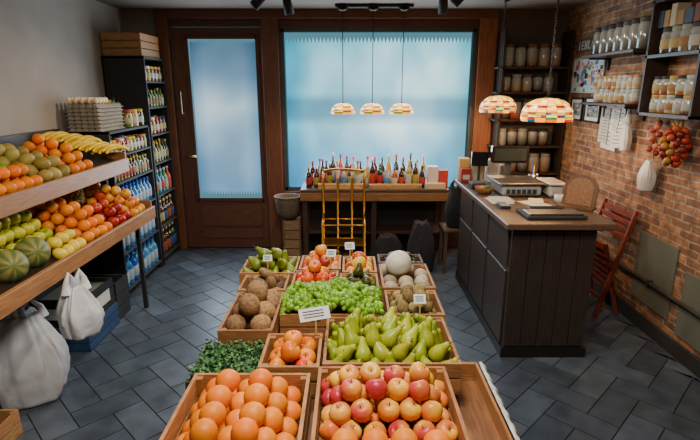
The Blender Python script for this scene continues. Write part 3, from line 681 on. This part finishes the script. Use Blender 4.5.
jarrow('preserve_jars',3.03,3.54,1.591,.12,.038,jc,jl,.08,label=LB,par=cab); jarrow('preserve_jars',3.03,3.54,1.712,.12,.038,jc,jl,.08,label=LB,par=cab)
jarrow('storage_jars',3.03,3.54,1.971,.17,.044,['#3a3028','#6a5038','#7a6a50','#2c2420'],['#3a3a3a','#8a8a80'],.08,label=LB,par=cab)
m=MB(); y=3.04
while y<3.5: 
    w_=U(.05,.09); m.box(XR-.12,XR-.03,y,y+w_,2.143,2.143+U(.08,.14),vary(lin(random.choice(['#8a6a3a','#a89878','#6a3a2a','#3a4a5a'])),.1),bev=.003); y+=w_+.01
m.obj('tea_boxes',cab)
def frame(name,y0,y1,z0,z1,fc_,art,bw=.02):
    m=MB(); x=XR
    m.box(x-.012,x-.001,y0,y1,z0,z1,lin('#d0cabc'))
    for q in ((y0,y1,z0,z0+bw),(y0,y1,z1-bw,z1),(y0,y0+bw,z0,z1),(y1-bw,y1,z0,z1)): m.box(x-.022,x-.001,*q,lin(fc_),bev=.002)
    art(m,x-.0145,y0+bw,y1-bw,z0+bw,z1-bw); return m.obj(name)
def art1(m,x,y0,y1,z0,z1):
    m.box(x,x+.002,y0,y1,z0,z1,lin('#a8b8bc'))
    for i in range(90):
        a=U(y0,y1-.05);b_=U(z0,z1-.05); m.box(x-.001-.0004*(i%4),x,a,a+U(.01,.06),b_,b_+U(.01,.05),lin(random.choice(['#3a6a98','#b85848','#c8c0a0','#38608a','#c88840','#c0bcb0','#4a7a60','#202830'])))
def art2(m,x,y0,y1,z0,z1):
    m.box(x,x+.002,y0+.03,y1-.03,z0+.03,z1-.03,lin('#6a7880'))
    for i in range(14):
        a=U(y0+.03,y1-.07);b_=U(z0+.03,z1-.06); m.box(x-.001-.0003*(i%3),x,a,a+U(.01,.04),b_,b_+U(.01,.03),lin(random.choice(['#303840','#a8a090','#586878','#c8b890'])))
frame('wall_painting',4.4,5.0,1.71,2.03,'#a8a090',art1,.012)
frame('picture_frame',4.72,4.98,1.45,1.67,'#1c1816',art2); frame('picture_frame',4.38,4.68,1.45,1.68,'#1c1816',art2)
m=MB()
m.box(XR-.015,XR-.001,4.4,5.0,2.08,2.2,lin('#4a4440'),'woody')
yy=4.95
for ch in 'IEHLEOTH':
    s_=.05
    segs={'I':[(.4,.6,0,1)],'E':[(0,.25,0,1),(0,1,0,.18),(0,1,.41,.59),(0,1,.82,1)],'H':[(0,.25,0,1),(.75,1,0,1),(0,1,.41,.59)],'L':[(0,.25,0,1),(0,1,0,.18)],'O':[(0,.25,0,1),(.75,1,0,1),(0,1,0,.18),(0,1,.82,1)],'T':[(.38,.62,0,1),(0,1,.82,1)]}[ch]
    for a,b_,c_,d_ in segs: m.box(XR-.02,XR-.015,yy-b_*s_,yy-a*s_,2.1+c_*.08,2.1+d_*.08,lin('#b8b0a0'))
    yy-=.068
m.obj('wall_sign')
m=MB()
for i,(y,z,w_,h_,r_,c_) in enumerate([(4.2,1.25,.24,.38,.05,'#d0ccc2'),(4.06,1.28,.19,.33,-.08,'#dcd8d0'),(4.29,1.30,.15,.29,.02,'#b8b4a8'),(4.13,1.40,.12,.2,.12,'#e0ddd6')]):
    M=T(XR-.005-.004*i,y,z,r_,0,0); m.box(-.001,.001,-w_/2,w_/2,0,h_,lin(c_),M=M)
    for k in range(9): m.box(-.002,-.001,-w_*.4,w_*U(.1,.4),h_*(.1+.09*k),h_*(.1+.09*k)+.006,lin('#606468'),M=M)
m.obj('wall_notices')
bagmesh('hanging_bag',XR-.06,3.84,1.28,1.52,.03,.045,'#c8c4ba','bag',True,31,.4)
bagmesh('garlic_bag',XR-.075,3.47,1.04,1.26,.045,.055,'#c8c2b8','bag',False,32,.45)
m=MB()
m.tube([(XR-.05,3.47,1.56),(XR-.05,3.47,1.27)],.005,lin('#a88850'))
for k in range(9):
    a=k*2.4; ball(m,XR-.06+.022*math.cos(a),3.47+.028*math.sin(a),1.31+.026*k,.023,random.choice(['#b8503c','#a83c30','#c87858']),'waxy',(1,1,.9))
m.obj('onion_string')
m=MB()
m.tube([(XR-.06,3.2,1.57),(XR-.06,3.2,1.3)],.005,lin('#a88850'))
for k in range(34):
    a=k*2.4; q=k/34; rad=.03+.045*math.sin(PI*q); x=XR-.09+rad*math.cos(a)*.8; y=3.2+rad*1.2*math.sin(a); ball(m,x,y,1.27+.24*q,.024,random.choice(['#a0342a','#a84028','#7a2824','#b85830','#8a342c','#a87838']),'waxy',(1,1,1.1))
for k in range(12): m.tube([(XR-.08,3.2+U(-.03,.03),1.48),(XR-.09+U(-.03,.02),3.2+U(-.08,.08),1.555)],[.008,.002],lin('#98804a'),'leaf',5)
m.obj('hanging_red_onions')
simple('wall_vent_panel',[(XR-.012,XR-.001,3.1,3.55,.2,.72,'#5c5e52','matte',.004)])
simple('wall_vent_panel',[(XR-.012,XR-.001,2.55,3.0,.15,.6,'#5c5e52','matte',.004)])
m=MB(); m.tube([(XR-.035,1.0,.39),(XR-.035,4.9,.39)],.014,lin('#3a3634'),'matte',10)
for y in (1.5,2.6,3.3,4.2): m.box(XR-.055,XR-.001,y,y+.02,.37,.41,lin('#2a2624'))
m.obj('wall_pipe')
# ================================================================ CORNER JAR SHELVES
m=MB()
for z in (.90,1.18,1.45,1.72,1.96): m.box(1.46,2.16,5.06,5.295,z-.02,z,lin('#3a2a20'),'woodx',bev=.002)
for x in (1.505,2.16): m.box(x,x+.02,5.06,5.295,0,2.3,lin('#2e221b'),'woodz')
js=m.obj('jar_shelving')
for z,h,r in ((.901,.19,.055),(1.181,.17,.05),(1.451,.2,.056),(1.721,.17,.05),(1.961,.22,.055)):
    mm=MB(); x=1.53+r
    while x<2.16-r:
        jar(mm,x,5.16,z,h,r,random.choice(SP),random.choice(['#2a2a2a','#90908a','#6a4a30'])); x+=r*2.15
    mm.obj('storage_jars',js)

# ================================================================ LAMPS
LC=[lin(x) for x in ('#f0a830','#f8c050','#e09020','#f6d080')]; LR=[lin(x) for x in ('#981404','#1f5a14','#c05804','#780c1c','#0c3a50','#c88808')]
def tiffany(name,x,y,z,D,power,chain=True,ztop=H,S=32):
    m=MB(); R_=D/2; hgt=R_*.72; prof=[]
    n=12
    for i in range(n+1):
        t=i/n; a=t*PI/2; prof.append((R_*(.12+.88*math.sin(a)**.9),hgt*math.cos(a)))
    prof+= [(R_*1.01,-hgt*.12),(R_*.98,-hgt*.25)]
    for i in range(len(prof)-1):
        for k in range(S):
            (r0,z0),(r1,z1)=prof[i],prof[i+1]; a0=2*PI*k/S;a1=2*PI*(k+1)/S
            rf=lambda a,zz:(1+.03*math.cos(8*a)) if zz<hgt*.2 else 1
            q=[(r0*rf(a0,z0)*math.cos(a0),r0*rf(a0,z0)*math.sin(a0),z0),(r0*rf(a1,z0)*math.cos(a1),r0*rf(a1,z0)*math.sin(a1),z0),(r1*rf(a1,z1)*math.cos(a1),r1*rf(a1,z1)*math.sin(a1),z1),(r1*rf(a0,z1)*math.cos(a0),r1*rf(a0,z1)*math.sin(a0),z1)]
            kk=k//2
            if i>=n: c=LR[(kk*5+i)%6] if kk%2 else LC[kk%4]*.9
            elif i>=n-2: c=LR[(k*7+i*3)%6] if (kk+i)%2 else LC[kk%4]*.7
            elif i==n-5: c=LR[(k*3)%6] if k%4<2 else LC[k%4]
            else: c=LC[(kk+i//3)%4]
            m.add(tf(np.array(q),T(x,y,z)),[(0,1,2,3)],c,'lamp')
    for k in range(S//2):
        a=2*PI*k/(S//2); m.tube([(x+r*1.01*math.cos(a),y+r*1.01*math.sin(a),z+zz*1.01) for r,zz in prof],.0016,lin('#2a2014'),'matte',4)
    for i in (n-5,n-2,n):
        r,zz=prof[i]; m.tube([(x+r*1.02*math.cos(a),y+r*1.02*math.sin(a),z+zz) for a in np.linspace(0,2*PI,33)],.0018,lin('#2a2014'),'matte',4)
    m.lathe([(R_*.13,hgt*.98),(R_*.16,hgt*1.03),(R_*.05,hgt*1.12),(0,hgt*1.15)],T(x,y,z),12,col=lin('#4a3418'),mat='metal')
    zz=z+hgt*1.12
    if chain:
        k=0
        while zz<ztop-.03:
            a=(k%2)*PI/2; pts=[(x+.008*math.cos(q)*math.cos(a),y+.008*math.cos(q)*math.sin(a),zz+.014+.016*math.sin(q)) for q in np.linspace(0,2*PI,9)]
            m.tube(pts,.0028,lin('#2c2418'),'matte',5); zz+=.025;k+=1
    else: m.tube([(x,y,zz),(x,y,ztop-.03)],.004,lin('#282420'))
    m.lathe([(.05,-.001),(.05,-.02),(.02,-.035),(0,-.035)],T(x,y,ztop),14,col=lin('#2c2418'),mat='metal')
    o=m.obj(name)
    L=bpy.data.lights.new('bulb','POINT'); L.energy=power; L.color=(1,.66,.32); L.shadow_soft_size=.04; lo=bpy.data.objects.new('bulb',L); lo.location=(x,y,z-.02); lo.parent=o; bpy.context.collection.objects.link(lo)
tiffany('tiffany_pendant_lamp',1.36,4.62,1.57,.33,11); tiffany('tiffany_pendant_lamp',1.47,3.74,1.55,.37,11)
for x in (-.07,.22,.51): tiffany('pendant_lamp',x,4.98,1.53,.23,3,chain=False,ztop=H-.028,S=16)
m=MB(); m.box(-.14,.6,4.95,5.01,H-.03,H-.001,lin('#201c1a'),bev=.003); m.obj('pendant_ceiling_bar')
def spot(x,y,tx,ty,tz,power):
    m=MB(); m.lathe([(0,0),(.035,0),(.035,-.02),(0,-.02)],T(x,y,H-.001),12,col=lin('#141414'),mat='matte'); m.tube([(x,y,H-.02),(x,y,H-.1)],.008,lin('#141414'))
    dr=(Vector((tx,ty,tz))-Vector((x,y,H-.12))).normalized(); M=Matrix.Translation((x,y,H-.12))@dr.to_track_quat('Z','Y').to_matrix().to_4x4()
    m.lathe([(0,-.06),(.03,-.06),(.035,-.03),(.04,.07),(.034,.07),(.03,.03),(0,.03)],M,14,col=lin('#161616'),mat='matte')
    o=m.obj('ceiling_spotlight')
    L=bpy.data.lights.new('spot','SPOT'); L.energy=power; L.spot_size=1.5; L.spot_blend=.9; L.color=(1,.85,.66); L.shadow_soft_size=.05
    lo=bpy.data.objects.new('spot',L); lo.matrix_world=Matrix.Translation(Vector((x,y,H-.12))+dr*.09)@dr.to_track_quat('-Z','Y').to_matrix().to_4x4(); bpy.context.collection.objects.link(lo)
    lo.parent=o
spot(-.68,4.0,-2.1,3.7,.9,60); spot(-.5,4.25,-.2,5.0,.6,35); spot(.76,3.9,2.1,3.9,1.2,65); spot(.74,4.2,.9,5.1,.9,35)
spot(-.7,1.0,-2.0,2.8,.9,65); spot(.9,1.6,2.1,3.2,1.1,60)
def addpanel(x,y,sx,sy,power,col):  # unseen panel with area light, added to brighten the display from above
    m=MB(); m.box(x-sx/2-.02,x+sx/2+.02,y-sy/2-.02,y+sy/2+.02,H-.03,H-.001,lin('#e0e0e0')); o=m.obj('added_light_panel')
    L=bpy.data.lights.new('panel','AREA'); L.shape='RECTANGLE'; L.size=sx; L.size_y=sy; L.energy=power; L.color=col
    lo=bpy.data.objects.new('panel',L); lo.location=(x,y,H-.035); bpy.context.collection.objects.link(lo); lo.parent=o
addpanel(0,1.0,.6,.4,50,(1,.94,.84)); addpanel(-.1,2.4,.5,.3,32,(1,.92,.8))
for x,y,z,sx,sz,p in ((.29,5.28,1.45,1.9,1.45,56),(-1.31,5.28,1.4,.7,1.6,22)):
    L=bpy.data.lights.new('window_daylight','AREA'); L.shape='RECTANGLE'; L.size=sx; L.size_y=sz; L.energy=p; L.color=(.72,.87,1)
    lo=bpy.data.objects.new('window_daylight',L); lo.location=(x,y,z); lo.rotation_euler=(-PI/2,0,0); bpy.context.collection.objects.link(lo)
wd=bpy.data.worlds.new('World'); bpy.context.scene.world=wd; wd.use_nodes=True; wd.node_tree.nodes['Background'].inputs[0].default_value=(.25,.5,.6,1); wd.node_tree.nodes['Background'].inputs[1].default_value=.6
cam=bpy.data.cameras.new('camera'); cam.sensor_width=36; cam.lens=36*490/700; co=bpy.data.objects.new('camera',cam); co.location=(0,0,1.75); co.rotation_euler=(math.radians(75),0,0); cam.clip_start=.05
bpy.context.collection.objects.link(co); bpy.context.scene.camera=co
